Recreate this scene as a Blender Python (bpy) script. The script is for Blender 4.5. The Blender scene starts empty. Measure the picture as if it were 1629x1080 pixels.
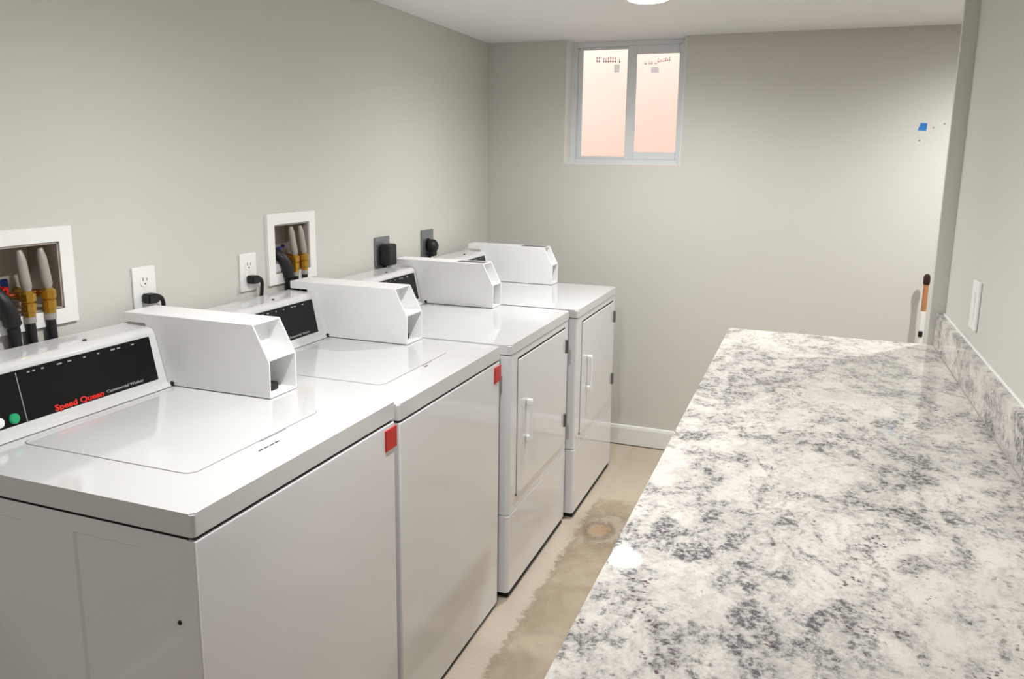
import bpy, bmesh, math, random
from mathutils import Vector, Matrix
random.seed(4)
PI = math.pi
S = bpy.context.scene
COL = S.collection

# ------------------------------------------------------------------ camera
YAW, PITCH, ROLL = 0.35372, -0.18592, 0.01451
cam = bpy.data.cameras.new('camera')
cam.sensor_fit = 'HORIZONTAL'; cam.sensor_width = 36.0
cam.lens = 1249.714 / 1629 * 36
cam.shift_x = -9.7285 / 1629
cam.shift_y = -49.5766 / 1629
cam.clip_start = 0.02
co = bpy.data.objects.new('camera', cam); COL.objects.link(co)
fw = Vector((-math.sin(YAW) * math.cos(PITCH), math.cos(YAW) * math.cos(PITCH), math.sin(PITCH)))
r0 = Vector((math.cos(YAW), math.sin(YAW), 0)); u0 = r0.cross(fw)
rt = math.cos(ROLL) * r0 + math.sin(ROLL) * u0
up = -math.sin(ROLL) * r0 + math.cos(ROLL) * u0
M4 = Matrix.Identity(4)
for i in range(3):
    M4[i][0], M4[i][1], M4[i][2] = rt[i], up[i], -fw[i]
M4.translation = (1.60457, -0.90022, 1.44705)
co.matrix_world = M4
S.camera = co

# ------------------------------------------------------------------ world, exposure
w = bpy.data.worlds.new('sky'); S.world = w; w.use_nodes = True
bg = w.node_tree.nodes['Background']
bg.inputs[0].default_value = (0.80, 0.91, 1.0, 1)
bg.inputs[1].default_value = 2.6
S.view_settings.view_transform = 'Standard'
S.view_settings.look = 'None'
S.view_settings.gamma = 1
S.view_settings.use_curve_mapping = False
S.view_settings.exposure = 0.16
LAMP = 68.0           # radiance of the lamp lenses
SPOT = 79.0          # downlight beam of each recessed lamp, watts

# ------------------------------------------------------------------ materials
def hexc(r, g, b):
    f = lambda v: ((v / 255 + 0.055) / 1.055) ** 2.4 if v > 10 else v / 255 / 12.92
    return (f(r), f(g), f(b), 1)

def mat(name, col, rough=0.5, metal=0.0, bump=0.0, bscale=200.0, var=0.0, vscale=6.0, emit=0.0, coat=0.0, spec=0.5):
    m = bpy.data.materials.new(name); m.use_nodes = True
    nt = m.node_tree; b = nt.nodes['Principled BSDF']
    b.inputs['Base Color'].default_value = col
    b.inputs['Roughness'].default_value = rough
    b.inputs['Metallic'].default_value = metal
    b.inputs['Specular IOR Level'].default_value = spec
    b.inputs['Coat Weight'].default_value = coat
    b.inputs['Coat Roughness'].default_value = 0.05
    tc = nt.nodes.new('ShaderNodeTexCoord')
    if var:
        n = nt.nodes.new('ShaderNodeTexNoise'); n.inputs['Scale'].default_value = vscale
        n.inputs['Detail'].default_value = 5
        mx = nt.nodes.new('ShaderNodeMixRGB'); mx.blend_type = 'MIX'
        mx.inputs[1].default_value = tuple(c * (1 - var) for c in col[:3]) + (1,)
        mx.inputs[2].default_value = tuple(min(1, c * (1 + var)) for c in col[:3]) + (1,)
        nt.links.new(tc.outputs['Object'], n.inputs['Vector'])
        nt.links.new(n.outputs[0], mx.inputs[0]); nt.links.new(mx.outputs[0], b.inputs['Base Color'])
    if bump:
        n = nt.nodes.new('ShaderNodeTexNoise'); n.inputs['Scale'].default_value = bscale
        n.inputs['Detail'].default_value = 3
        bp = nt.nodes.new('ShaderNodeBump'); bp.inputs['Strength'].default_value = bump
        bp.inputs['Distance'].default_value = 0.01
        nt.links.new(tc.outputs['Object'], n.inputs['Vector'])
        nt.links.new(n.outputs[0], bp.inputs['Height']); nt.links.new(bp.outputs[0], b.inputs['Normal'])
    if emit:
        b.inputs['Emission Color'].default_value = col
        b.inputs['Emission Strength'].default_value = emit
    return m

WALL = mat('wall_paint', hexc(207, 205, 198), 0.75, bump=0.06, bscale=260, var=0.012, vscale=3)
CEIL = mat('ceiling_paint', hexc(240, 241, 242), 0.85, bump=0.05, bscale=200)
TRIMW = mat('trim_white', hexc(232, 231, 227), 0.4, var=0.01)
ENAM = mat('white_enamel', hexc(226, 226, 228), 0.09, bump=0.06, bscale=4.0, coat=0.5)
TOPM = mat('white_enamel_top', hexc(214, 214, 214), 0.10, var=0.008, coat=0.3)
CASE = mat('white_powder_coat', hexc(241, 241, 240), 0.42, bump=0.03, bscale=900)
BLACKP = mat('black_panel', hexc(7, 8, 9), 0.18, var=0.3, vscale=9, spec=0.3)
BLACK = mat('black_rubber', hexc(12, 12, 12), 0.5, bump=0.1, bscale=120)
DARK = mat('dark_gap_shade', hexc(28, 25, 23), 0.8, var=0.1)  # near-black that paints shade into gaps, slots and under the machines
RED = mat('red_plastic', hexc(196, 20, 14), 0.35, var=0.06, vscale=40)
REDINK = mat('red_print', hexc(226, 40, 26), 0.5, var=0.05, vscale=60)
GREYINK = mat('grey_print', hexc(150, 152, 150), 0.5, var=0.08, vscale=60)
INK = mat('dark_print', hexc(58, 50, 64), 0.5, var=0.1, vscale=200)
GREEN = mat('green_button', hexc(30, 165, 110), 0.3, var=0.06, vscale=60)
PLAST = mat('white_plastic', hexc(238, 238, 235), 0.35, var=0.01)
BOXIN = mat('outlet_box_plastic', hexc(176, 168, 156), 0.45, var=0.03)
STEEL = mat('brushed_plate', hexc(146, 150, 152), 0.35, metal=0.75, var=0.06, vscale=30)
HINGE = mat('hinge_steel', hexc(120, 118, 114), 0.35, metal=0.7, var=0.1, vscale=50)
BRASS = mat('brass', hexc(196, 152, 62), 0.28, metal=0.85, var=0.12, vscale=60)
COPPER = mat('copper', hexc(178, 96, 58), 0.35, metal=0.7, var=0.1, vscale=40)
PIPE = mat('grey_pipe', hexc(164, 158, 150), 0.4, metal=0.2, var=0.05, vscale=40)
BLUE = mat('blue_plastic', hexc(28, 58, 140), 0.4, var=0.08, vscale=60)
TAPE = mat('blue_tape', hexc(34, 116, 196), 0.6, var=0.08, vscale=80)
WOOD = mat('orange_wood', hexc(186, 128, 84), 0.5, var=0.15, vscale=30)
DKRED = mat('dark_red_grip', hexc(46, 16, 16), 0.5, var=0.1, vscale=60)
VINYL = mat('window_vinyl', hexc(226, 229, 230), 0.4, var=0.01)
LENS = mat('lamp_lens', (1.0, 0.995, 0.995, 1), 0.5, emit=LAMP)
BRIST = mat('broom_bristle', hexc(70, 62, 52), 0.9, var=0.2, vscale=90)
STICK = mat('sticker_paper', hexc(222, 232, 246), 0.6, var=0.02)
def translucent(name, col):
    m = bpy.data.materials.new(name); m.use_nodes = True
    nt = m.node_tree; nt.nodes.clear()
    o = nt.nodes.new('ShaderNodeOutputMaterial'); t = nt.nodes.new('ShaderNodeBsdfTranslucent'); d = nt.nodes.new('ShaderNodeBsdfDiffuse')
    tc = nt.nodes.new('ShaderNodeTexCoord'); n = nt.nodes.new('ShaderNodeTexNoise'); n.inputs['Scale'].default_value = 80
    nt.links.new(tc.outputs['Object'], n.inputs['Vector'])
    x = nt.nodes.new('ShaderNodeMixRGB'); x.inputs[1].default_value = tuple(c * 0.95 for c in col[:3]) + (1,); x.inputs[2].default_value = col
    nt.links.new(n.outputs[0], x.inputs[0]); nt.links.new(x.outputs[0], t.inputs[0]); nt.links.new(x.outputs[0], d.inputs[0])
    ms = nt.nodes.new('ShaderNodeMixShader'); ms.inputs[0].default_value = 0.12
    nt.links.new(t.outputs[0], ms.inputs[1]); nt.links.new(d.outputs[0], ms.inputs[2]); nt.links.new(ms.outputs[0], o.inputs[0])
    return m
STICK = translucent('sticker_paper', hexc(250, 252, 255))
STICKG = translucent('sticker_print_grey', hexc(176, 172, 188))

def well_mat():
    m = mat('orange_well_liner', hexc(243, 200, 182), 0.7, var=0.06, vscale=3)
    return m
WELL = well_mat()

def glass_mat():
    m = bpy.data.materials.new('window_glass'); m.use_nodes = True
    nt = m.node_tree; nt.nodes.clear()
    o = nt.nodes.new('ShaderNodeOutputMaterial')
    t = nt.nodes.new('ShaderNodeBsdfTransparent'); g = nt.nodes.new('ShaderNodeBsdfGlossy')
    t.inputs[0].default_value = (0.97, 0.98, 0.98, 1); g.inputs['Roughness'].default_value = 0.03
    f = nt.nodes.new('ShaderNodeFresnel'); f.inputs[0].default_value = 1.45
    x = nt.nodes.new('ShaderNodeMixShader')
    nt.links.new(f.outputs[0], x.inputs[0]); nt.links.new(t.outputs[0], x.inputs[1]); nt.links.new(g.outputs[0], x.inputs[2])
    nt.links.new(x.outputs[0], o.inputs[0])
    return m
GLASS = glass_mat()

def ramp(nt, src, stops):
    r = nt.nodes.new('ShaderNodeValToRGB'); e = r.color_ramp.elements
    while len(e) < len(stops): e.new(0.5)
    for k, (p, c) in enumerate(stops):
        e[k].position = p; e[k].color = c if isinstance(c, tuple) else (c, c, c, 1)
    nt.links.new(src, r.inputs[0]); return r.outputs[0]

def nnoise(nt, vec, scale, detail=6, rough=0.55, dist=0.0):
    n = nt.nodes.new('ShaderNodeTexNoise')
    n.inputs['Scale'].default_value = scale; n.inputs['Detail'].default_value = detail
    n.inputs['Roughness'].default_value = rough; n.inputs['Distortion'].default_value = dist
    nt.links.new(vec, n.inputs['Vector']); return n.outputs[0]

def mixc(nt, fac, a, b, mode='MIX'):
    x = nt.nodes.new('ShaderNodeMixRGB'); x.blend_type = mode
    for i, v in ((0, fac), (1, a), (2, b)):
        if hasattr(v, 'is_linked') or hasattr(v, 'links'): nt.links.new(v, x.inputs[i])
        else: x.inputs[i].default_value = v
    return x.outputs[0]

def math_(nt, op, a, b):
    x = nt.nodes.new('ShaderNodeMath'); x.operation = op; x.use_clamp = True
    for i, v in ((0, a), (1, b)):
        if hasattr(v, 'links'): nt.links.new(v, x.inputs[i])
        else: x.inputs[i].default_value = v
    return x.outputs[0]

def granite():
    m = bpy.data.materials.new('granite'); m.use_nodes = True
    nt = m.node_tree; b = nt.nodes['Principled BSDF']
    tc = nt.nodes.new('ShaderNodeTexCoord')
    mp = nt.nodes.new('ShaderNodeMapping'); mp.inputs['Rotation'].default_value = (0.15, 0.2, math.radians(-24))
    mp.inputs['Scale'].default_value = (1.15, 0.85, 1.0); mp.inputs['Location'].default_value = (1.7, 0.35, 0.4)
    nt.links.new(tc.outputs['Object'], mp.inputs[0]); V = mp.outputs[0]
    P = tc.outputs['Object']
    big = nnoise(nt, V, 6.0, 12, 0.72, 0.35)
    cloud = ramp(nt, big, [(0.455, 0.0), (0.505, 0.65), (0.55, 1.0)])
    mid = nnoise(nt, V, 24, 9, 0.74, 0.25)
    clump = ramp(nt, mid, [(0.462, 0.0), (0.505, 0.5), (0.54, 1.0)])
    grain = ramp(nt, nnoise(nt, P, 120, 6, 0.72, 0.2), [(0.40, 0.0), (0.60, 1.0)])
    fine = ramp(nt, nnoise(nt, P, 210, 3, 0.6), [(0.36, 0.0), (0.66, 1.0)])
    vein = nnoise(nt, V, 4.2, 11, 0.68, 0.5)
    vn = ramp(nt, vein, [(0.470, 0.0), (0.490, 1.0), (0.500, 1.0), (0.525, 0.0)])
    # how grey: clouds broken up by clumps, plus thin veins
    g1 = math_(nt, 'MULTIPLY', cloud, math_(nt, 'ADD', math_(nt, 'MULTIPLY', clump, 0.60), 0.40))
    g2 = math_(nt, 'MULTIPLY', vn, math_(nt, 'ADD', math_(nt, 'MULTIPLY', clump, 0.6), 0.30))
    g = math_(nt, 'MAXIMUM', g1, g2)
    g = math_(nt, 'MAXIMUM', g, math_(nt, 'MULTIPLY', clump, 0.26))
    g = math_(nt, 'MULTIPLY', g, math_(nt, 'ADD', math_(nt, 'MULTIPLY', grain, 0.85), 0.32))
    c = mixc(nt, nnoise(nt, V, 7, 4), hexc(240, 235, 228), hexc(228, 223, 216))
    wash = ramp(nt, nnoise(nt, V, 3.4, 8, 0.66, 0.5), [(0.46, 0.0), (0.60, 1.0)])
    c = mixc(nt, math_(nt, 'MULTIPLY', wash, 0.32), c, hexc(186, 182, 175))
    c = mixc(nt, math_(nt, 'MULTIPLY', fine, 0.16), c, hexc(176, 173, 170))
    c = mixc(nt, g, c, hexc(104, 103, 105))
    core = math_(nt, 'MULTIPLY', ramp(nt, g, [(0.62, 0.0), (0.98, 1.0)]), fine)
    c = mixc(nt, math_(nt, 'MULTIPLY', core, 0.7), c, hexc(78, 76, 79))
    # garnet grains gathered along the edges of the grey fields
    vo = nt.nodes.new('ShaderNodeTexVoronoi'); vo.inputs['Scale'].default_value = 150
    nt.links.new(P, vo.inputs['Vector'])
    dots = ramp(nt, vo.outputs['Distance'], [(0.30, 1.0), (0.46, 0.0)])
    sel = ramp(nt, nnoise(nt, V, 9, 7, 0.68, 0.9), [(0.53, 0.0), (0.60, 1.0)])
    sp = math_(nt, 'MULTIPLY', dots, sel)
    sp = math_(nt, 'MULTIPLY', sp, ramp(nt, nnoise(nt, P, 60, 2), [(0.48, 0.0), (0.56, 1.0)]))
    c = mixc(nt, math_(nt, 'MULTIPLY', sp, 0.9), c, hexc(88, 56, 70))
    nt.links.new(c, b.inputs['Base Color'])
    b.inputs['Roughness'].default_value = 0.025
    b.inputs['Specular IOR Level'].default_value = 0.55
    return m
GRAN = granite()

def concrete():
    m = bpy.data.materials.new('stained_concrete'); m.use_nodes = True
    nt = m.node_tree; b = nt.nodes['Principled BSDF']
    tc = nt.nodes.new('ShaderNodeTexCoord'); P = tc.outputs['Object']
    sx = nt.nodes.new('ShaderNodeSeparateXYZ'); nt.links.new(P, sx.inputs[0])
    n1 = nnoise(nt, P, 5, 8, 0.6, 0.4); n2 = nnoise(nt, P, 22, 8, 0.65, 0.8); n3 = nnoise(nt, P, 120, 4, 0.6)
    # pale skim coat strip along the foot of the machines, ragged edge at x ~ 0.83
    wob = math_(nt, 'MULTIPLY', n2, 0.10)
    xx = nt.nodes.new('ShaderNodeMath'); xx.operation = 'ADD'
    nt.links.new(sx.outputs[0], xx.inputs[0]); nt.links.new(wob, xx.inputs[1])
    strip = ramp(nt, xx.outputs[0], [(0.875, 1.0), (0.892, 0.0)])
    tan = mixc(nt, ramp(nt, n1, [(0.35, 0.0), (0.65, 1.0)]), hexc(150, 135, 112), hexc(180, 166, 145))
    c = mixc(nt, math_(nt, 'MULTIPLY', strip, 0.85), tan, hexc(194, 182, 166))
    # pale zone beyond the old patch (y > 2.2)
    yz = nt.nodes.new('ShaderNodeMath'); yz.operation = 'ADD'
    edge = ramp(nt, xx.outputs[0], [(0.868, 0.0), (0.884, 0.8), (0.900, 0.0)])
    c = mixc(nt, math_(nt, 'MULTIPLY', edge, 0.55), c, hexc(112, 94, 70))
    nt.links.new(sx.outputs[1], yz.inputs[0]); nt.links.new(math_(nt, 'MULTIPLY', n2, 0.16), yz.inputs[1])
    far = ramp(nt, math_(nt, 'MULTIPLY', yz.outputs[0], 0.25), [(0.575, 0.0), (0.59, 1.0)])
    c = mixc(nt, math_(nt, 'MULTIPLY', far, 0.8), c, hexc(188, 176, 157))
    # blotchy dark stains round the patch
    def disc(cx, cy, sxx, syy, r0, r1, wobble):
        vm = nt.nodes.new('ShaderNodeMapping'); vm.vector_type = 'POINT'
        vm.inputs['Location'].default_value = (-cx * sxx, -cy * syy, 0)
        vm.inputs['Scale'].default_value = (sxx, syy, 0)
        nt.links.new(P, vm.inputs[0])
        ln = nt.nodes.new('ShaderNodeVectorMath'); ln.operation = 'LENGTH'; nt.links.new(vm.outputs[0], ln.inputs[0])
        ad = nt.nodes.new('ShaderNodeMath'); ad.operation = 'ADD'
        nt.links.new(ln.outputs['Value'], ad.inputs[0]); nt.links.new(math_(nt, 'MULTIPLY', n2, wobble), ad.inputs[1])
        return ad.outputs[0]
    d = disc(0.93, 1.98, 1, 0.62, 0, 1, 0.16)
    st = ramp(nt, d, [(0.16, 1.0), (0.26, 0.0)])
    stn = math_(nt, 'MULTIPLY', st, ramp(nt, n2, [(0.36, 0.2), (0.6, 1.0)]))
    c = mixc(nt, math_(nt, 'MULTIPLY', stn, 0.8), c, hexc(112, 96, 74))
    ring = ramp(nt, d, [(0.10, 0.0), (0.125, 0.8), (0.145, 0.8), (0.17, 0.0)])
    c = mixc(nt, ring, c, hexc(164, 154, 138))
    d2 = disc(0.905, 1.955, 1, 0.75, 0, 1, 0.07)
    rust = ramp(nt, d2, [(0.055, 1.0), (0.085, 0.0)])
    c = mixc(nt, math_(nt, 'MULTIPLY', rust, 0.85), c, hexc(164, 130, 98))
    rim = ramp(nt, d2, [(0.070, 0.0), (0.088, 0.9), (0.105, 0.0)])
    c = mixc(nt, math_(nt, 'MULTIPLY', rim, 0.8), c, hexc(104, 80, 56))
    c = mixc(nt, math_(nt, 'MULTIPLY', ramp(nt, n3, [(0.4, 0.0), (0.7, 1.0)]), 0.25), c, hexc(150, 136, 114))
    nt.links.new(c, b.inputs['Base Color'])
    b.inputs['Roughness'].default_value = 0.55
    bp = nt.nodes.new('ShaderNodeBump'); bp.inputs['Strength'].default_value = 0.25; bp.inputs['Distance'].default_value = 0.004
    nt.links.new(n2, bp.inputs['Height']); nt.links.new(bp.outputs[0], b.inputs['Normal'])
    return m
CONC = concrete()

# ------------------------------------------------------------------ mesh helpers
def merge(dst, src):
    me = bpy.data.meshes.new('tmp'); src.to_mesh(me); src.free(); dst.from_mesh(me); bpy.data.meshes.remove(me)

def add_box(bm, lo, hi, bev=0.0, seg=2, sel=None):
    t = bmesh.new()
    bmesh.ops.create_cube(t, size=1)
    lo, hi = Vector(lo), Vector(hi)
    for v in t.verts:
        v.co = Vector([lo[i] + (v.co[i] + 0.5) * (hi[i] - lo[i]) for i in range(3)])
    if bev:
        es = [e for e in t.edges if sel is None or sel((e.verts[0].co + e.verts[1].co) / 2, (e.verts[1].co - e.verts[0].co).normalized())]
        bmesh.ops.bevel(t, geom=es, offset=bev, segments=seg, affect='EDGES', profile=0.5)
    merge(bm, t)

def add_prism(bm, pts, axis, a, b, bev=0.0, seg=2):
    """pts: 2-D outline in the two other axes (x,z for axis 'y'; y,z for 'x'; x,y for 'z')"""
    t = bmesh.new()
    def P(p, h):
        return {'y': (p[0], h, p[1]), 'x': (h, p[0], p[1]), 'z': (p[0], p[1], h)}[axis]
    A = [t.verts.new(P(p, a)) for p in pts]; B = [t.verts.new(P(p, b)) for p in pts]
    n = len(pts)
    t.faces.new(A); t.faces.new(B[::-1])
    for i in range(n): t.faces.new((A[i], B[i], B[(i + 1) % n], A[(i + 1) % n]))
    bmesh.ops.recalc_face_normals(t, faces=t.faces)
    if bev: bmesh.ops.bevel(t, geom=list(t.edges), offset=bev, segments=seg, affect='EDGES')
    merge(bm, t)

def add_tube(bm, path, r, n=12, radii=None):
    t = bmesh.new(); path = [Vector(p) for p in path]; rings = []
    prev = None
    for i, p in enumerate(path):
        d = (path[min(i + 1, len(path) - 1)] - path[max(i - 1, 0)]).normalized()
        a = prev if prev else (Vector((0, 0, 1)) if abs(d.z) < 0.9 else Vector((1, 0, 0)))
        a = (a - d * a.dot(d)).normalized(); prev = a; c = d.cross(a)
        rr = radii[i] if radii else r
        rings.append([t.verts.new(p + rr * (math.cos(2 * PI * k / n) * a + math.sin(2 * PI * k / n) * c)) for k in range(n)])
    for q, s in zip(rings, rings[1:]):
        for k in range(n): t.faces.new((q[k], q[(k + 1) % n], s[(k + 1) % n], s[k]))
    t.faces.new(rings[0][::-1]); t.faces.new(rings[-1])
    bmesh.ops.recalc_face_normals(t, faces=t.faces)
    merge(bm, t)

def curve(pts, n=24):
    """Catmull-Rom through pts"""
    pts = [Vector(p) for p in pts]; P = [pts[0]] + pts + [pts[-1]]; out = []
    m = max(2, n // (len(pts) - 1))
    for i in range(1, len(P) - 2):
        a, b, c, d = P[i - 1], P[i], P[i + 1], P[i + 2]
        for k in range(m):
            t = k / m
            out.append(0.5 * (2 * b + (c - a) * t + (2 * a - 5 * b + 4 * c - d) * t * t + (3 * b - a - 3 * c + d) * t ** 3))
    out.append(pts[-1]); return out

def add_lathe(bm, prof, org, axis='z', n=32):
    """prof: (radius, height) pairs"""
    t = bmesh.new(); org = Vector(org); rings = []
    for r, h in prof:
        ring = []
        for k in range(n):
            c, s = r * math.cos(2 * PI * k / n), r * math.sin(2 * PI * k / n)
            v = {'z': (c, s, h), 'x': (h, c, s), 'y': (c, h, s)}[axis]
            ring.append(t.verts.new(org + Vector(v)))
        rings.append(ring)
    for q, s in zip(rings, rings[1:]):
        for k in range(n): t.faces.new((q[k], q[(k + 1) % n], s[(k + 1) % n], s[k]))
    t.faces.new(rings[0]); t.faces.new(rings[-1][::-1])
    bmesh.ops.recalc_face_normals(t, faces=t.faces)
    merge(bm, t)

def obj(name, bm, m, parent=None, smooth=True, angle=35):
    me = bpy.data.meshes.new(name); bm.to_mesh(me); bm.free()
    me.materials.append(m)
    if smooth:
        for p in me.polygons: p.use_smooth = True
        me.set_sharp_from_angle(angle=math.radians(angle))
    o = bpy.data.objects.new(name, me); COL.objects.link(o)
    if smooth:
        wn = o.modifiers.new('weighted', 'WEIGHTED_NORMAL'); wn.keep_sharp = True; wn.weight = 100
    if parent: o.parent = parent
    return o

def B(*boxes, **k):
    bm = bmesh.new()
    for lo, hi in boxes: add_box(bm, lo, hi, k.get('bev', 0), k.get('seg', 2))
    return bm

def tag(o, label, cat, group=None):
    o['label'] = label; o['category'] = cat
    if group: o['group'] = group
    return o

def thing(name, label, cat, loc=(0, 0, 0), group=None):
    o = bpy.data.objects.new(name, None); COL.objects.link(o); o.location = loc
    o.empty_display_size = 0.1
    return tag(o, label, cat, group)

def struct(name, bm, m, smooth=False):
    o = obj(name, bm, m, None, smooth); o['kind'] = 'structure'; return o

def text_bm(body, size, mtx, depth=0.0004):
    cu = bpy.data.curves.new('txt', 'FONT'); cu.body = body; cu.size = size; cu.extrude = depth; cu.offset = size * 0.028
    cu.resolution_u = 3
    o = bpy.data.objects.new('txt', cu); COL.objects.link(o)
    dg = bpy.context.evaluated_depsgraph_get(); dg.update()
    me = bpy.data.meshes.new_from_object(o.evaluated_get(dg))
    bm = bmesh.new(); bm.from_mesh(me); bpy.data.meshes.remove(me)
    bpy.data.objects.remove(o); bpy.data.curves.remove(cu)
    bmesh.ops.transform(bm, matrix=mtx, verts=bm.verts)
    return bm

# ------------------------------------------------------------------ setting
YB, H, XR, YE, XS = 2.956, 2.031, 1.992, 1.645, 1.954
YF = -2.9            # wall behind the camera
XA = 3.25            # far wall of the alcove behind the partition
ZC = 0.931
# laundry boxes (recess holes through the left wall): y0, y1, z0, z1 of the opening
BOX = [(0.185, 1.064, 0.222), (1.140, 1.043, 0.226)]     # flange left edge y, bottom z, height
BW = 0.255
holes = [(y + 0.034, y + BW - 0.034, z + 0.034, z + h - 0.034) for y, z, h in BOX]
bm = bmesh.new()
T = -0.14
ys = [YF - 0.1, holes[0][0], holes[0][1], holes[1][0], holes[1][1], YB + 0.14]
for a, b, hh in ((ys[0], ys[1], None), (ys[1], ys[2], holes[0]), (ys[2], ys[3], None), (ys[3], ys[4], holes[1]), (ys[4], ys[5], None)):
    if hh is None: add_box(bm, (T, a, -0.1), (0, b, H))
    else:
        add_box(bm, (T, a, -0.1), (0, b, hh[2])); add_box(bm, (T, a, hh[3]), (0, b, H))
        add_box(bm, (T, a, hh[2]), (-0.10, b, hh[3]))
bmesh.ops.remove_doubles(bm, verts=bm.verts, dist=1e-5)
struct('wall_left', bm, WALL)

WX0, WX1, WZ0 = 0.4155, 0.998, 1.435
RD = 0.125                                    # depth of the window recess
struct('wall_back', B(((0, YB, -0.1), (WX0, YB + 0.2, H)), ((WX1, YB, -0.1), (XA, YB + 0.2, H)), ((WX0, YB, -0.1), (WX1, YB + 0.2, WZ0))), WALL)
struct('floor', B(((-0.14, YF - 0.1, -0.12), (XA + 0.1, YB + 0.2, 0))), CONC)
struct('ceiling', B(((-0.14, YF - 0.1, H), (XA + 0.1, YB + 0.2, H + 0.12))), CEIL)
struct('wall_front', B(((0, YF - 0.1, 0), (XA, YF, H))), WALL)
struct('wall_right', B(((XR, YF, 0), (XR + 0.12, YE, H)), ((XR + 0.03, YE + 0.018, 0), (XR + 0.12, YE + 0.04, H))), WALL)
struct('trim_1', B(((XS, YE, 0), (XR + 0.12, YE + 0.018, H)), bev=0.001), WALL)
struct('wall_alcove', B(((XA, YF, 0), (XA + 0.1, YB, H))), WALL)

def baseboard(name, x0, x1):
    bm = bmesh.new()
    add_prism(bm, [(YB, 0.006), (YB - 0.014, 0.006), (YB - 0.014, 0.090), (YB - 0.010, 0.103), (YB, 0.106)], 'x', x0, x1)
    struct(name, bm, TRIMW)
baseboard('baseboard_back', 0.012, XA)
bm = bmesh.new()
add_prism(bm, [(0, 0.006), (0.012, 0.006), (0.012, 0.092), (0.008, 0.103), (0, 0.106)], 'y', YF, YB)
struct('baseboard_left', bm, TRIMW)

# window -----------------------------------------------------------
YW = YB + RD - 0.035       # front plane of the vinyl frame
win = bpy.data.objects.new('window_1', None); COL.objects.link(win); win.location = (WX0, YW, WZ0); win['kind'] = 'structure'
WW, WH = WX1 - WX0, H - WZ0
def wbox(name, boxes, m, bev=0.0025, parent=None):
    return obj(name, B(*boxes, bev=bev), m, parent or win)
fr = 0.030
wbox('reveal_board', [((0, -RD + 0.036, 0), (0.004, 0, WH)), ((WW - 0.004, -RD + 0.036, 0), (WW, 0, WH)), ((0.004, -RD + 0.036, 0), (WW - 0.004, 0, 0.004))], TRIMW, 0.0005)
wbox('frame', [((0, 0, 0), (fr, 0.07, WH)), ((WW - fr, 0, 0), (WW, 0.07, WH)), ((fr, 0, 0), (WW - fr, 0.07, 0.026)), ((fr, 0, WH - 0.024), (WW - fr, 0.07, WH))], VINYL)
mx = 0.285                 # meeting rail
# outer (left) sash, set back; inner (right) sash, proud
def sash(x0, x1, z0, z1, y0, y1, rails):
    l, r, b, t = rails
    s = wbox('sash', [((x0, y0, z0), (x0 + l, y1, z1)), ((x1 - r, y0, z0), (x1, y1, z1)), ((x0 + l, y0, z0), (x1 - r, y1, z0 + b)), ((x0 + l, y0, z1 - t), (x1 - r, y1, z1))], VINYL)
    g = obj('pane', B(((x0 + l - .004, (y0 + y1) / 2 - 0.002, z0 + b - .004), (x1 - r + .004, (y0 + y1) / 2 + 0.002, z1 - t + .004))), GLASS, s, False)
    return s
sl = sash(fr, mx + 0.02, 0.026, WH - 0.024, 0.022, 0.042, (0.022, 0.018, 0.014, 0.012))
sr = sash(mx, WW - fr + 0.004, 0.026, WH - 0.024, 0.002, 0.021, (0.046, 0.018, 0.036, 0.040))
obj('latch', B(((mx + 0.004, -0.006, 0.25), (mx + 0.014, 0.006, 0.30)), bev=0.002), VINYL, win)
# faint sticker print and small labels on the panes
def strokes(x0, x1, z, h, y, n, parent, m, seed, tilt=0.0):
    rr = random.Random(seed); bm = bmesh.new(); x = x0; dx = (x1 - x0) / n
    for k in range(n):
        if rr.random() < 0.15: continue
        hh = h * rr.uniform(0.6, 1.0); zz = z + tilt * k / n
        add_box(bm, (x0 + k * dx, y - 0.0006, zz), (x0 + (k + 0.62) * dx, y, zz + hh * 0.35))
        add_box(bm, (x0 + (k + 0.1) * dx, y - 0.0006, zz + hh * 0.35), (x0 + (k + 0.3) * dx, y, zz + hh))
        if rr.random() < 0.6: add_box(bm, (x0 + (k + 0.1) * dx, y - 0.0006, zz + hh * .8), (x0 + (k + 0.66) * dx, y, zz + hh))
    return obj('sticker_lettering', bm, m, parent, False)
def paper(x0, x1, z0, z1, y, parent):
    bm = bmesh.new()
    bm.faces.new([bm.verts.new(p) for p in ((x0, y, z0), (x1, y, z0), (x1, y, z1), (x0, y, z1))])
    obj('sticker', bm, STICK, parent, False)
strokes(0.120, 0.248, 0.502, 0.027, 0.0295, 11, sl, STICKG, 3, -0.006)
paper(0.212, 0.240, 0.448, 0.488, 0.0294, sl)
strokes(0.368, 0.432, 0.482, 0.016, 0.0090, 9, sr, STICKG, 5, 0.0)
strokes(0.432, 0.506, 0.490, 0.018, 0.0090, 8, sr, STICKG, 8, 0.008)
paper(0.402, 0.440, 0.440, 0.468, 0.0088, sr)

# window well outside (light well with an orange liner, open to the sky)
bm = bmesh.new()
yo = YB + 0.2
n = 96
X0, X1, YWELL, ZW0, ZW1 = -1.1, 1.40, yo + 0.95, 1.0, 2.40
pts = []
for k in range(n + 1):
    x = X0 + (X1 - X0) * k / n
    pts.append((x, YWELL + 0.004 * math.sin(k * 2 * PI / 6)))
outl = pts + [(X1, YWELL + 0.05), (X0, YWELL + 0.05)]
add_prism(bm, outl, 'z', ZW0, ZW1)
add_box(bm, (X0 - 0.05, yo, ZW0), (X0, YWELL + 0.05, ZW1))
struct('trim_2', bm, WELL, True)
struct('ground_well', B(((X0 - .05, yo, ZW0 - 0.1), (X1 + 3.0, YWELL + 2.0, ZW0))), CONC)

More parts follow.
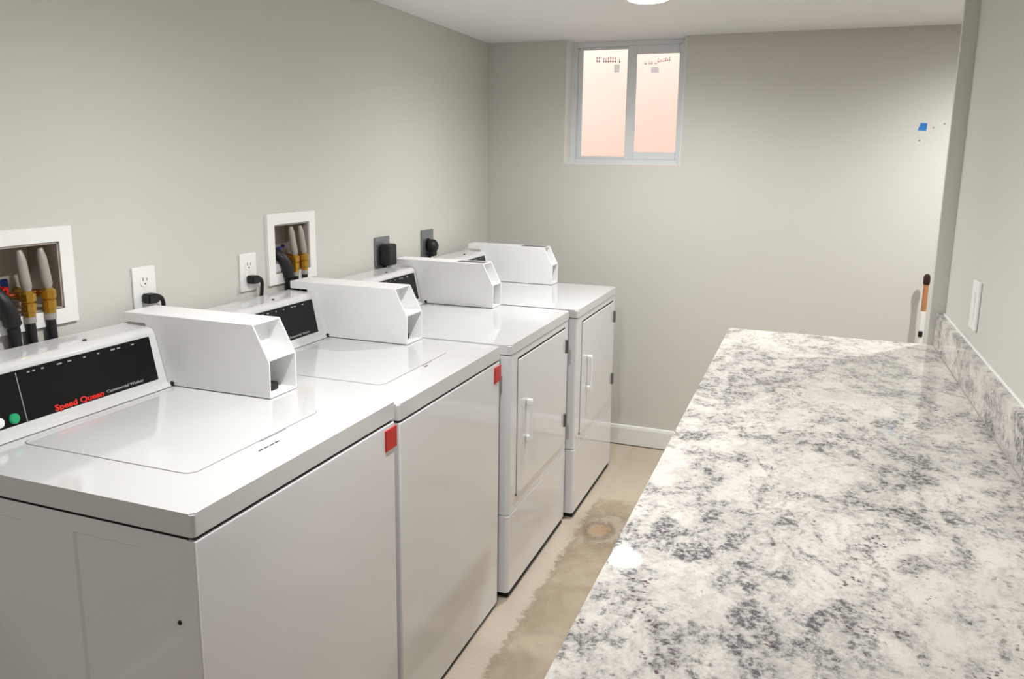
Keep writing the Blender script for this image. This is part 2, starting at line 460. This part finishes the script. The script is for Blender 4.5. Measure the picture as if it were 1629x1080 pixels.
# ------------------------------------------------------------------ recessed lamps
def lamp(x, y, label, group=None, power=1.0):
    t = thing('recessed_light', label, 'ceiling light', (x, y, H), group)
    bm = bmesh.new(); add_lathe(bm, [(0.078, 0.0), (0.088, -0.001), (0.088, -0.004), (0.078, -0.006), (0.070, -0.006), (0.070, 0.0)], (0, 0, 0), 'z', 40)
    obj('trim_ring', bm, PLAST, t)
    bm = bmesh.new(); add_lathe(bm, [(0.071, -0.001), (0.071, -0.0045), (0.06, -0.0055), (0.001, -0.0055)], (0, 0, 0), 'z', 40)
    obj('lens', bm, LENS, t)
    sp = bpy.data.lights.new('downlight_beam', 'SPOT'); sp.energy = SPOT * power; sp.color = (1.0, 0.995, 0.99)
    sp.spot_size = math.radians(164); sp.spot_blend = 1.0; sp.shadow_soft_size = 0.03
    so = bpy.data.objects.new('downlight_beam', sp); COL.objects.link(so); so.parent = t; so.location = (0, 0, -0.009)
lamp(0.99, 2.075, 'round white recessed ceiling light glowing above the aisle near the window', None, 0.88)
LG = 'recessed lights out of view'
lamp(0.99, 0.42, 'round recessed ceiling light above the nearest washers, out of view', LG)
lamp(0.99, -1.75, 'added unseen ceiling light behind the camera over the aisle', LG, 0.5)  # added lamp, brightens the faces turned toward the camera
lamp(2.42, 2.30, 'round recessed ceiling light in the alcove behind the partition', LG, 1.15)

# ------------------------------------------------------------------ washers and dryers
def rounded_rect(x0, x1, y0, y1, r, n=5):
    out = []
    for cx, cy, a in ((x1 - r, y1 - r, 0), (x0 + r, y1 - r, 90), (x0 + r, y0 + r, 180), (x1 - r, y0 + r, 270)):
        for k in range(n + 1):
            q = math.radians(a + 90 * k / n); out.append((cx + r * math.cos(q), cy + r * math.sin(q)))
    return out

def rr_prism(bm, x0, x1, y0, y1, r, z0, z1, topbev=0.0):
    t = bmesh.new(); P = rounded_rect(x0, x1, y0, y1, r)
    A = [t.verts.new((p[0], p[1], z0)) for p in P]; Bv = [t.verts.new((p[0], p[1], z1)) for p in P]
    n = len(P); f0 = t.faces.new(A[::-1]); f1 = t.faces.new(Bv)
    for i in range(n): t.faces.new((A[i], A[(i + 1) % n], Bv[(i + 1) % n], Bv[i]))
    if topbev:
        bmesh.ops.bevel(t, geom=list(f1.edges), offset=topbev, segments=3, affect='EDGES')
    merge(bm, t)

def coin_box(parent, y0, y1, zt, x0, x1, gap):
    """sheet-metal coin meter: side cheeks, sloped mouth, shelf and open drawer bay"""
    k = x1 - 0.462
    top, kn = zt + 0.174, zt + 0.096
    th = 0.004
    prof = [(x0, zt + 0.150), (x0, top), (0.421 + k, top), (0.460 + k, kn), (0.464 + k, kn - 0.008), (0.463 + k, zt + 0.002), (0.150, zt + 0.002), (0.100, zt + 0.150)]
    bm = bmesh.new()
    add_prism(bm, prof, 'y', y0, y0 + th, 0.0012, 1)
    add_prism(bm, prof, 'y', y1 - th, y1, 0.0012, 1)
    a, b = y0 + th, y1 - th
    add_box(bm, (x0, a, top - th), (0.421 + k, b, top), 0.0008, 1)                    # top
    add_box(bm, (x0, a, zt + 0.150), (x0 + th, b, top - th))                          # back
    add_box(bm, (0.384 + k, a, kn + 0.002), (0.390 + k, b, top - th))                 # recessed face of the upper mouth
    add_box(bm, (0.36 + k, a, kn - 0.006), (0.463 + k, b, kn + 0.002), 0.001, 1)      # shelf
    add_box(bm, (0.360 + k, a, zt + 0.002), (0.366 + k, b, kn - 0.006))               # back of the drawer bay
    add_box(bm, (0.366 + k, a, zt + 0.002), (0.462 + k, b, zt + 0.006))               # floor of the bay
    c = obj('coin_box', bm, CASE, parent)
    bm = bmesh.new()
    add_box(bm, (0.391 + k, a + 0.036, zt + 0.006), (0.436 + k, b - 0.030, zt + 0.024), 0.003, 1)
    obj('drawer_latch', bm, BLACK, c)
    bm = bmesh.new(); add_box(bm, (0.170, y0 - 0.004, zt + 0.0005), (0.180, y0 + 0.004, zt + 0.012), 0.002, 1)
    obj('bumper', bm, BLACK, c)
    if gap:
        bm = bmesh.new()
        add_box(bm, (0.30 + k, a + 0.012, top - 0.0008), (0.418 + k, b - 0.020, top + 0.0012), 0.0006, 1)
        obj('dark_slot', bm, HINGE, c)  # dark slot in the top, drawn as a thin steel-grey plate
    return c

def console(parent, W, zt, yend, buttons):
    prof = [(0.032, zt), (0.027, zt + 0.140), (0.034, zt + 0.146), (0.108, zt + 0.143), (0.124, zt + 0.139), (0.130, zt + 0.130), (0.160, zt + 0.010), (0.172, zt + 0.006), (0.176, zt)]
    bm = bmesh.new(); add_prism(bm, prof, 'y', 0.010, yend)
    c = obj('console', bm, TOPM, parent, angle=50)
    # black fascia on the slope, proud by 1.5 mm
    s0, s1 = Vector((0.156, 0, zt + 0.016)), Vector((0.1335, 0, zt + 0.125))
    d = (s1 - s0); L = d.length; d.normalize(); nrm = Vector((d.z, 0, -d.x))
    M = Matrix(((0, d.x, nrm.x, s0.x), (1, 0, 0, 0), (0, d.z, nrm.z, s0.z), (0, 0, 0, 1)))   # local x->y, y->up slope, z->out
    def slope(bm): bmesh.ops.transform(bm, matrix=M, verts=bm.verts); return bm
    bm = bmesh.new(); add_box(bm, (0.020, 0, -0.001), (yend - 0.022, L, 0.0022), 0.0015, 1)
    obj('control_panel', slope(bm), BLACKP, parent)
    yd = 0.176
    bm = bmesh.new(); add_box(bm, (yd - 0.0009, 0.004, 0.0022), (yd + 0.0009, L - 0.004, 0.0026))
    obj('divider_line', slope(bm), GREYINK, parent)
    rr = random.Random(2)
    y = 0.20
    while y < yend - 0.06:
        ww = rr.choice((0.006, 0.009, 0.012))
        bm = bmesh.new(); add_box(bm, (y, L - 0.010, 0.0022), (y + ww, L - 0.007, 0.0026)); obj('marking', slope(bm), GREYINK, parent, False)
        y += ww + rr.choice((0.006, 0.014, 0.03))
    bm = text_bm('Speed Queen', 0.0175, Matrix.Translation((0.240, 0.0085, 0.0026)) )
    x1 = max(v.co.x for v in bm.verts); sc = 0.122 / (x1 - 0.240)
    for v in bm.verts: v.co.x = 0.240 + (v.co.x - 0.240) * sc
    obj('logo', slope(bm), REDINK, parent, False)
    bm = text_bm('Commercial Washer' if buttons else 'Commercial Dryer', 0.0085, Matrix.Translation((0.370, 0.012, 0.0026)))
    x1 = max(v.co.x for v in bm.verts); sc = 0.105 / (x1 - 0.370)
    for v in bm.verts: v.co.x = 0.370 + (v.co.x - 0.370) * sc
    obj('lettering', slope(bm), GREYINK, parent, False)
    if buttons:
        for yy, m, nm in ((0.150, GREEN, 'start_button'), (0.118, PLAST, 'cycle_button'), (0.086, PLAST, 'cycle_button'), (0.054, PLAST, 'cycle_button')):
            bm = bmesh.new(); add_lathe(bm, [(0.0105, 0.0), (0.0105, 0.004), (0.0085, 0.0062), (0.001, 0.0066)], (yy, 0.020, 0.0022), 'z', 20)
            bt = obj(nm, slope(bm), m, parent)
            if m is PLAST and nm == 'cycle_button': pass
    # hole screw on the top lip
    bm = bmesh.new(); add_lathe(bm, [(0.0045, 0.0), (0.0045, 0.0035), (0.002, 0.004)], (0.100, 0.372, zt + 0.1425), 'z', 12)
    obj('screw', bm, BLACK, parent)
    bm = bmesh.new()
    add_box(bm, (0.1765, 0.012, zt + 0.0002), (0.1785, yend, zt + 0.0012))
    obj('console_seam', bm, HINGE, parent)
    return c

def make_washer(y0, zoff, label, ndash):
    W, xf = 0.650, 0.7322
    t = thing('washing_machine', label, 'washing machine', (0, y0, 0), None)
    zt = 0.8937 + zoff
    zr = zt - 0.040            # underside of the top
    # cabinet sides and back: box with recessed stamped panels on both ends
    bm = bmesh.new()
    zb = 0.028 + zoff
    xs_ = [0.035, 0.198, 0.344, 0.465, 0.612, 0.7155]; zs_ = [zb, 0.12 + zoff, 0.815 + zoff, zr - 0.007]
    for side, yy in ((-1, 0.006), (1, W - 0.012)):
        tb = bmesh.new()
        g = [[tb.verts.new((x, yy, z)) for z in zs_] for x in xs_]
        pan = []
        for i in range(5):
            for j in range(3):
                q = (g[i][j], g[i + 1][j], g[i + 1][j + 1], g[i][j + 1])
                f = tb.faces.new(q if side < 0 else q[::-1])
                if j == 1 and i in (1, 3): pan.append(f)
        tb.normal_update()
        bmesh.ops.inset_individual(tb, faces=pan, thickness=0.006, depth=-0.004)
        bmesh.ops.recalc_face_normals(tb, faces=tb.faces)
        merge(bm, tb)
    add_box(bm, (0.035, 0.006, zb), (0.04, W - 0.012, zr - 0.007))
    add_box(bm, (0.035, 0.006, zb), (0.7155, W - 0.012, zb + 0.004))
    obj('cabinet', bm, ENAM, t)
    bm = bmesh.new()
    add_box(bm, (0.7165, 0.003, zb), (xf, W - 0.007, zr - 0.007), 0.005, 3, lambda c, d: c.x > xf - 0.001)
    obj('front_panel', bm, ENAM, t)
    bm = bmesh.new(); add_box(bm, (0.04, 0.009, zr - 0.020), (xf - 0.005, W - 0.016, zr + 0.001))
    obj('rim_gap_shade', bm, DARK, t)  # dark block painting the shade line under the top
    bm = bmesh.new(); rr_prism(bm, 0.030, xf - 0.0005, 0.002, W - 0.001, 0.008, zr, zt, 0.003)
    obj('top_panel', bm, TOPM, t)
    # lid: nearly flush plate with rounded corners, grey plate painting a shaded gap round it
    bm = bmesh.new(); rr_prism(bm, 0.196, 0.616, 0.126, 0.520, 0.022, zt - 0.001, zt + 0.0004)
    gapo = obj('lid_gap', bm, mat_gap, t)
    bm = bmesh.new(); rr_prism(bm, 0.199, 0.6145, 0.1275, 0.5185, 0.021, zt - 0.001, zt + 0.0010, 0.0005)
    lid = obj('lid', bm, TOPM, t)
    if ndash > 1:
        for k in range(ndash):
            bm = bmesh.new(); yy = 0.266 + k * 0.0165
            add_box(bm, (0.6475, yy, zt - 0.001), (0.6515, yy + 0.012, zt + 0.0006), 0.0003, 1); obj('lid_mark', bm, INK, t)
        bm = bmesh.new(); add_box(bm, (0.6145, 0.31, zt), (0.6195, 0.39, zt + 0.0009)); obj('finger_grip', bm, mat_gap, lid)
    else:
        bm = bmesh.new(); add_box(bm, (0.626, 0.336, zt - 0.001), (0.632, 0.352, zt + 0.0008), 0.0003, 1); obj('lid_mark', bm, INK, t)
        bm = bmesh.new(); add_box(bm, (0.6145, 0.345, zt), (0.6185, 0.40, zt + 0.0009)); obj('finger_grip', bm, mat_gap, lid)
    # red tag on the front
    bm = bmesh.new(); add_box(bm, (xf - 0.0005, 0.597, zt - 0.1085), (xf + 0.003, 0.648, zt - 0.0575), 0.001, 1)
    obj('red_badge', bm, RED, t)
    bm = bmesh.new(); add_lathe(bm, [(0.004, 0.0), (0.004, -0.002), (0.002, -0.003)], (0.688, 0.0061, 0.696), 'y', 10)
    obj('side_screw', bm, BLACK, t)
    for fx in (0.09, 0.665):
        for fy in (0.06, W - 0.06):
            bm = bmesh.new(); add_lathe(bm, [(0.022, 0.0), (0.022, 0.010), (0.010, 0.014), (0.010, zb + 0.004)], (fx, fy, 0), 'z', 16)
            obj('foot', bm, BLACK, t)
    bm = bmesh.new(); add_box(bm, (0.06, 0.02, 0.003), (xf - 0.006, W - 0.02, zb + 0.002)); obj('toe_gap_shade', bm, DARK, t)  # dark filler drawn as the shade under the washer
    console(t, W, zt, 0.542, True)
    coin_box(t, 0.543, 0.645, zt, 0.037, 0.462, False)
    return t

mat_gap = mat('grey_gap_shade', hexc(140, 139, 137), 0.6, var=0.02)  # grey standing for shade in the lid gap and finger notch

def make_dryer(y0, xf, label):
    W = 0.640
    t = thing('clothes_dryer', label, 'dryer', (xf - 0.7534, y0, 0), None)
    X = 0.7534; zt = 0.8763; zr = zt - 0.032; zb = 0.027; zs = 0.300
    bm = bmesh.new()
    rr_prism(bm, 0.032, X - 0.001, 0.001, W - 0.001, 0.014, zs + 0.0025, zr - 0.003)
    obj('cabinet', bm, ENAM, t)
    bm = bmesh.new(); rr_prism(bm, 0.032, X, 0.0, W, 0.014, zb, zs - 0.0005, 0.003)
    obj('lower_panel', bm, ENAM, t)
    bm = bmesh.new(); add_box(bm, (0.03, 0.008, zr - 0.005), (X - 0.007, W - 0.008, zr + 0.001)); obj('rim_gap_shade', bm, DARK, t)  # shade below the dryer's rim, put in as a dark slab
    bm = bmesh.new(); rr_prism(bm, 0.032, X + 0.001, -0.001, W + 0.001, 0.014, zr, zt, 0.005)
    obj('top_panel', bm, TOPM, t)
    # door
    dy0, dy1, dz0, dz1 = 0.070, 0.586, 0.350, 0.815
    bm = bmesh.new(); add_box(bm, (X - 0.002, dy0 - 0.001, dz0 - 0.002), (X - 0.0003, dy1 + 0.001, dz1 + 0.006)); obj('door_gap', bm, DARK, t)  # dark sheet behind the door draws its shaded gap line
    bm = bmesh.new(); add_box(bm, (X - 0.002, dy0, dz0), (X + 0.0035, dy1, dz1), 0.003, 2)
    door = obj('door', bm, ENAM, t)
    # vertical pull: two posts and a bowed bar
    yh, z0, z1 = 0.150, 0.512, 0.662
    bm = bmesh.new()
    add_box(bm, (X + 0.004, yh - 0.009, z0), (X + 0.024, yh + 0.009, z0 + 0.022), 0.004, 2)
    add_box(bm, (X + 0.004, yh - 0.009, z1 - 0.022), (X + 0.024, yh + 0.009, z1), 0.004, 2)
    add_box(bm, (X + 0.016, yh - 0.007, z0 + 0.006), (X + 0.026, yh + 0.007, z1 - 0.006), 0.004, 2)
    obj('door_handle', bm, PLAST, door)
    for zc_ in (0.745, 0.448):
        bm = bmesh.new(); add_box(bm, (X - 0.001, dy1 - 0.001, zc_ - 0.027), (X + 0.010, dy1 + 0.013, zc_ + 0.027), 0.002, 1)
        add_tube(bm, [(X + 0.010, dy1 + 0.004, zc_ - 0.025), (X + 0.010, dy1 + 0.004, zc_ + 0.025)], 0.004, 8)
        obj('door_hinge', bm, HINGE, t)
    bm = bmesh.new(); add_lathe(bm, [(0.005, 0.0), (0.005, 0.003), (0.002, 0.004)], (X, 0.064, 0.352), 'x', 10); obj('screw', bm, HINGE, t)
    for fx in (0.09, 0.68):
        for fy in (0.06, W - 0.06):
            bm = bmesh.new(); add_lathe(bm, [(0.022, 0.0), (0.022, 0.010), (0.010, 0.014), (0.010, zb + 0.004)], (fx, fy, 0), 'z', 16)
            obj('foot', bm, BLACK, t)
    bm = bmesh.new(); add_box(bm, (0.06, 0.02, 0.003), (X - 0.006, W - 0.02, zb + 0.002)); obj('toe_gap_shade', bm, DARK, t)  # near-black slab in place of the toe shade below the dryer
    console(t, W, zt, 0.551, False)
    coin_box(t, 0.552, 0.638, zt, 0.037, 0.466, True)
    return t

make_washer(0.0, 0.0, 'white top-load washer nearest the camera with green button on its console', 4)
make_washer(0.662, -0.0145, 'second white top-load washer with red badge beside the first dryer', 1)
make_dryer(1.343, 0.7534, 'white dryer beside the second washer, its pull handle nearer the camera')
make_dryer(2.006, 0.7808, 'farthest white dryer, standing in the corner by the back wall')

# ------------------------------------------------------------------ granite counter
ct = obj('countertop', B(((1.386, -1.95, ZC - 0.032), (XR - 0.002, YE - 0.001, ZC)), bev=0.003), GRAN)
tag(ct, 'long polished white and grey granite folding counter along the right wall', 'countertop')
for yy in (-1.5, -0.4, 0.6, 1.4):
    bm = bmesh.new()
    add_prism(bm, [(XR - 0.002, ZC - 0.032), (XR - 0.42, ZC - 0.032), (XR - 0.42, ZC - 0.052), (XR - 0.03, ZC - 0.36), (XR - 0.002, ZC - 0.36)], 'y', yy - 0.02, yy + 0.02, 0.002, 1)
    obj('support_bracket', bm, TRIMW, ct)
bs = obj('backsplash', B(((XR - 0.0215, -1.95, ZC + 0.0005), (XR - 0.001, YE - 0.001, 1.0244)), bev=0.0015), GRAN)
tag(bs, 'low granite backsplash strip standing on the counter against the right wall', 'backsplash')
bm = bmesh.new(); add_tube(bm, [(XR - 0.002, -1.95, 1.0250), (XR - 0.002, YE - 0.001, 1.0250)], 0.003, 8)
obj('caulk', bm, PLAST, bs)
bm = bmesh.new(); add_tube(bm, [(XR - 0.0215, -1.95, ZC + 0.001), (XR - 0.0215, YE - 0.001, ZC + 0.001)], 0.0015, 6)
obj('seam', bm, PIPE, bs)

# ------------------------------------------------------------------ wall outlets
def outlet(y, z, label, plug_label, pz):
    t = thing('wall_outlet', label, 'outlet', (0, y, z), None)
    bm = bmesh.new(); add_box(bm, (0, -0.037, -0.058), (0.007, 0.037, 0.058), 0.003, 2); p = obj('cover_plate', bm, PLAST, t)
    for dz in (0.020, -0.020):
        bm = bmesh.new(); add_prism(bm, [(0.017 * math.cos(a) if abs(math.cos(a)) < .9 else .0155 * (1 if math.cos(a) > 0 else -1), dz + 0.0145 * math.sin(a)) for a in [2 * PI * k / 24 for k in range(24)]], 'x', 0.005, 0.0085)
        r = obj('receptacle', bm, PLAST, t)
        for dy, hh in ((-0.0065, 0.009), (0.0065, 0.007)):
            bm = bmesh.new(); add_box(bm, (0.0080, dy - 0.001, dz + 0.001), (0.0088, dy + 0.001, dz + 0.001 + hh)); obj('slot', bm, DARK, r)
        bm = bmesh.new(); add_lathe(bm, [(0.0025, 0.0080), (0.0025, 0.0088)], (0, 0, dz - 0.006), 'x', 10); obj('slot', bm, DARK, r)
    bm = bmesh.new(); add_lathe(bm, [(0.003, 0.006), (0.003, 0.008)], (0, 0, 0), 'x', 10); obj('plate_screw', bm, PLAST, t)
    # flat angle plug in the lower receptacle, cord dropping behind the machine
    k = thing('power_plug', plug_label, 'plug', (0.009, y, z + pz), None)
    bm = bmesh.new()
    add_prism(bm, [(-0.016, -0.011), (0.014, -0.013), (0.022, -0.008), (0.022, 0.006), (0.012, 0.013), (-0.016, 0.013)], 'x', 0.0, 0.026, 0.003, 2)
    obj('plug_body', bm, BLACK, k)
    c = curve([(0.014, 0.012, 0.004), (0.016, 0.028, 0.001), (0.012, 0.042, -0.014), (0.006, 0.047, -0.04), (0.001, 0.044, -0.10), (0.0, 0.04, -0.2)], 30)
    bm = bmesh.new(); add_tube(bm, c, 0.0055, 10); obj('cord', bm, BLACK, k)
outlet(0.6435, 1.1075, 'white duplex wall outlet above the first coin box, nearer the camera', 'black angled plug in the nearer white outlet, cord going down behind washer', -0.024)
outlet(1.0455, 1.100, 'white duplex wall outlet left of the smaller-looking plumbing box', 'black angled plug in the white outlet beside the farther plumbing box', -0.022)

def dryer_outlet(y, z, label, plug_label, big):
    t = thing('dryer_outlet', label, 'outlet', (0, y, z), None)
    bm = bmesh.new(); add_box(bm, (0, -0.055, -0.057), (0.010, 0.055, 0.057), 0.003, 2); obj('cover_plate', bm, STEEL, t)
    bm = bmesh.new(); add_lathe(bm, [(0.026, 0.009), (0.026, 0.012), (0.024, 0.013)], (0, 0, -0.006), 'x', 28); obj('receptacle', bm, BLACK, t)
    k = thing('dryer_plug', plug_label, 'plug', (0.0135, y, z), None)
    if big:
        bm = bmesh.new(); add_box(bm, (0, -0.036, -0.056), (0.044, 0.030, 0.030), 0.009, 3); obj('plug_body', bm, BLACK, k)
        c = curve([(0.004, 0.004, -0.045), (-0.003, 0.004, -0.09), (-0.004, 0.0, -0.16), (-0.004, -0.02, -0.30)], 18)
    else:
        bm = bmesh.new(); add_lathe(bm, [(0.022, 0.0), (0.030, 0.006), (0.031, 0.020), (0.027, 0.030), (0.018, 0.038), (0.002, 0.040)], (0, 0.004, -0.016), 'x', 28)
        add_box(bm, (0.004, -0.016, -0.060), (0.030, 0.026, -0.02), 0.006, 2)
        obj('plug_body', bm, BLACK, k)
        c = curve([(0.006, 0.004, -0.05), (-0.003, 0.004, -0.09), (-0.004, 0.0, -0.16), (-0.004, -0.02, -0.30)], 18)
    bm = bmesh.new(); add_tube(bm, c, 0.0075, 12); obj('cord', bm, BLACK, k)
dryer_outlet(1.849, 1.084, 'square grey metal dryer outlet plate holding the larger boxy black plug', 'large boxy black dryer plug on the nearer grey plate', True)
dryer_outlet(2.244, 1.082, 'square grey metal dryer outlet plate farther along, half behind a coin box', 'rounded black dryer plug on the farther grey plate', False)

# switch on the right wall
t = thing('light_switch', 'white rocker switch plate on the right wall above the counter', 'switch', (XR, 1.212, 1.123), None)
bm = bmesh.new(); add_box(bm, (-0.007, -0.038, -0.058), (0, 0.038, 0.058), 0.003, 2); obj('cover_plate', bm, PLAST, t)
bm = bmesh.new(); add_prism(bm, [(-0.006, -0.033), (-0.0085, -0.033), (-0.011, 0.033), (-0.006, 0.033)], 'y', -0.0165, 0.0165, 0.0008, 1); obj('rocker', bm, PLAST, t)

# ------------------------------------------------------------------ laundry plumbing boxes
def plumbing_box(y, z, h, label, group):
    t = thing('plumbing_box', label, 'plumbing box', (0, y, z), None)
    f = 0.034
    bm = bmesh.new()
    for lo, hi in (((0, 0, 0), (0.009, BW, f)), ((0, 0, h - f), (0.009, BW, h)), ((0, 0, f), (0.009, f, h - f)), ((0, BW - f, f), (0.009, BW, h - f))):
        add_box(bm, lo, hi)
    bmesh.ops.remove_doubles(bm, verts=bm.verts, dist=1e-5)
    obj('face_flange', bm, PLAST, t)
    bm = bmesh.new(); e = 0.0015; q = 0.003
    y0, y1, z0, z1 = f + e, BW - f - e, f + e, h - f - e
    for lo, hi in (((-0.092, y0, z0), (-0.092 + q, y1, z1)), ((-0.09, y0, z0), (0.006, y0 + q, z1)), ((-0.09, y1 - q, z0), (0.006, y1, z1)), ((-0.09, y0, z0), (0.006, y1, z0 + q)), ((-0.09, y0, z1 - q), (0.006, y1, z1))):
        add_box(bm, lo, hi)
    obj('recessed_box', bm, BOXIN, t)
    # low white shelf in front of the drain
    bm = bmesh.new(); add_box(bm, (-0.030, y0 + q, z0 + q), (0.004, BW - 0.150, z0 + 0.030), 0.003, 2); obj('drain_shelf', bm, PLAST, t)
    bm = bmesh.new(); add_lathe(bm, [(0.026, 0), (0.028, 0.012), (0.022, 0.014)], (-0.052, 0.068, z0 + q), 'z', 24); obj('drain_collar', bm, PLAST, t)
    for yy in (0.128, 0.178):
        v = bmesh.new(); xv = 0.0135
        add_lathe(v, [(0.010, 0.030), (0.0125, 0.031), (0.0125, 0.040), (0.0145, 0.042), (0.0145, 0.060), (0.0125, 0.062), (0.016, 0.066), (0.016, 0.082), (0.010, 0.088)], (xv, yy, 0), 'z', 8)
        add_tube(v, [(xv, yy, 0.074), (-0.05, yy, 0.074), (-0.088, yy, 0.074)], 0.009, 10)
        vo = obj('valve', v, BRASS, t)
        v = bmesh.new()
        ztop = h - f - 0.012
        add_tube(v, [(xv, yy, 0.086), (xv, yy, 0.096), (xv - 0.002, yy, 0.104), (xv - 0.010, yy, ztop - 0.02), (xv - 0.013, yy, ztop)], 0.01, 14, [0.008, 0.0105, 0.0115, 0.0105, 0.006])
        obj('hammer_arrestor', v, PIPE, t)
        v = bmesh.new(); add_lathe(v, [(0.0105, 0.016), (0.0125, 0.018), (0.0125, 0.031)], (xv, yy, 0), 'z', 12); obj('hose_nut', v, PIPE, vo)
    v = bmesh.new(); add_box(v, (-0.016, 0.040, 0.080), (-0.008, 0.100, 0.096), 0.003, 2); add_box(v, (-0.040, 0.092, 0.078), (-0.008, 0.104, 0.098), 0.002, 1)
    obj('red_lever', v, RED, t)
    v = bmesh.new(); add_box(v, (-0.046, 0.110, 0.082), (-0.036, 0.126, 0.112), 0.003, 1); obj('blue_lever', v, BLUE, t)
    v = bmesh.new(); add_box(v, (-0.0885, 0.190, 0.100), (-0.086, 0.210, 0.108), 0.001, 1); obj('blue_mark', v, BLUE, t)
    # copper link between the valves
    v = bmesh.new(); add_tube(v, [(-0.014, 0.104, 0.078), (-0.014, 0.178, 0.078)], 0.005, 8); obj('copper_stub', v, COPPER, t)
    return t

def hose(y, z, r, label, group, ribs=False, pts=None):
    c = curve(pts, 48)
    bm = bmesh.new()
    if ribs: add_tube(bm, c, r, 14, [r * (1.0 + (0.03 if i % 2 else -0.03)) * (1.0 if p.z > z + 0.02 else 0.7) for i, p in enumerate(c)])
    else:
        add_tube(bm, c, r, 12)
    o = obj('drain_hose' if ribs else 'water_hose', bm, BLACK, None)
    tag(o, label, 'hose', group)
for i, (y, z, h) in enumerate(BOX):
    plumbing_box(y, z, h, ('white plumbing box at the left edge above the nearest washer', 'white plumbing box between the second white outlet and the dryer plugs')[i], None)
    who = ('nearer', 'farther')[i]
    for k, yy in enumerate((0.128, 0.178)):
        hose(y, z, 0.0105, 'black water hose on the %s valve of the %s plumbing box' % (('left', 'right')[k], who), None, False,
             [(0.0135, y + yy, z + 0.017), (0.0135, y + yy + 0.001, z - 0.02), (0.0115, y + yy + 0.003, z - 0.08), (0.0115, y + yy + 0.006, z - 0.20)])
    hose(y, z, 0.0175, 'thick ribbed dark drain hose arching out of the %s plumbing box' % who, None, True,
         [(-0.050, y + 0.058, z + 0.036), (-0.048, y + 0.058, z + 0.078), (-0.018, y + 0.056, z + 0.100), (0.014, y + 0.066, z + 0.078), (0.022, y + 0.080, z + 0.03), (0.0135, y + 0.090, z - 0.04), (0.0135, y + 0.094, z - 0.20)])

# ------------------------------------------------------------------ back wall bits
bm = bmesh.new(); add_prism(bm, [(2.0065, 1.600), (2.040, 1.5985), (2.0415, 1.629), (2.016, 1.631), (2.013, 1.620)], 'y', YB - 0.0012, YB - 0.0001)
tag(obj('painters_tape', bm, TAPE, None, False), 'small square of blue tape stuck on the back wall', 'tape')
for x, z, lb in ((2.068, 1.612, 'small grey screw in the back wall just right of the blue tape'), (2.108, 1.628, 'small grey screw in the back wall, farthest right of the blue tape'), (2.018, 1.558, 'small grey screw in the back wall just below the blue tape')):
    bm = bmesh.new(); add_lathe(bm, [(0.004, 0.0), (0.004, -0.002), (0.001, -0.003)], (x, YB, z), 'y', 10)
    tag(obj('wall_screw', bm, PIPE, None), lb, 'screw')
t = thing('broom', 'wooden-handled broom with dark red cap standing against the back wall', 'broom', (2.099, YB - 0.055, 0), None)
bm = bmesh.new(); add_tube(bm, [(0, 0, 0.820), (0, 0, 0.945)], 0.0105, 14); obj('handle', bm, WOOD, t)
bm = bmesh.new(); add_lathe(bm, [(0.0115, 0.940), (0.0140, 0.948), (0.0140, 0.972), (0.010, 0.984), (0.002, 0.988)], (0, 0, 0), 'z', 16); obj('grip_cap', bm, DKRED, t)
bm = bmesh.new(); add_tube(bm, [(0, 0, 0.14), (0, 0, 0.80), (0, 0, 0.822)], 0.0155, 14, [0.0125, 0.0125, 0.0115]); obj('lower_pole', bm, PLAST, t)
bm = bmesh.new(); add_box(bm, (-0.013, -0.0165, 0.708), (0.005, -0.010, 0.735), 0.003, 1); obj('clip', bm, BLACK, t)
bm = bmesh.new(); add_box(bm, (-0.13, -0.025, 0.09), (0.13, 0.025, 0.15), 0.012, 2); obj('broom_head', bm, DKRED, t)
bm = bmesh.new()
for k in range(40):
    x = -0.122 + 0.244 * k / 39
    add_tube(bm, [(x, -0.012, 0.095), (x * 1.08, -0.018, 0.0)], 0.0035, 5); add_tube(bm, [(x, 0.012, 0.095), (x * 1.08, 0.018, 0.0)], 0.0035, 5)
o = obj('bristles', bm, BRIST, t); o['kind'] = 'stuff'
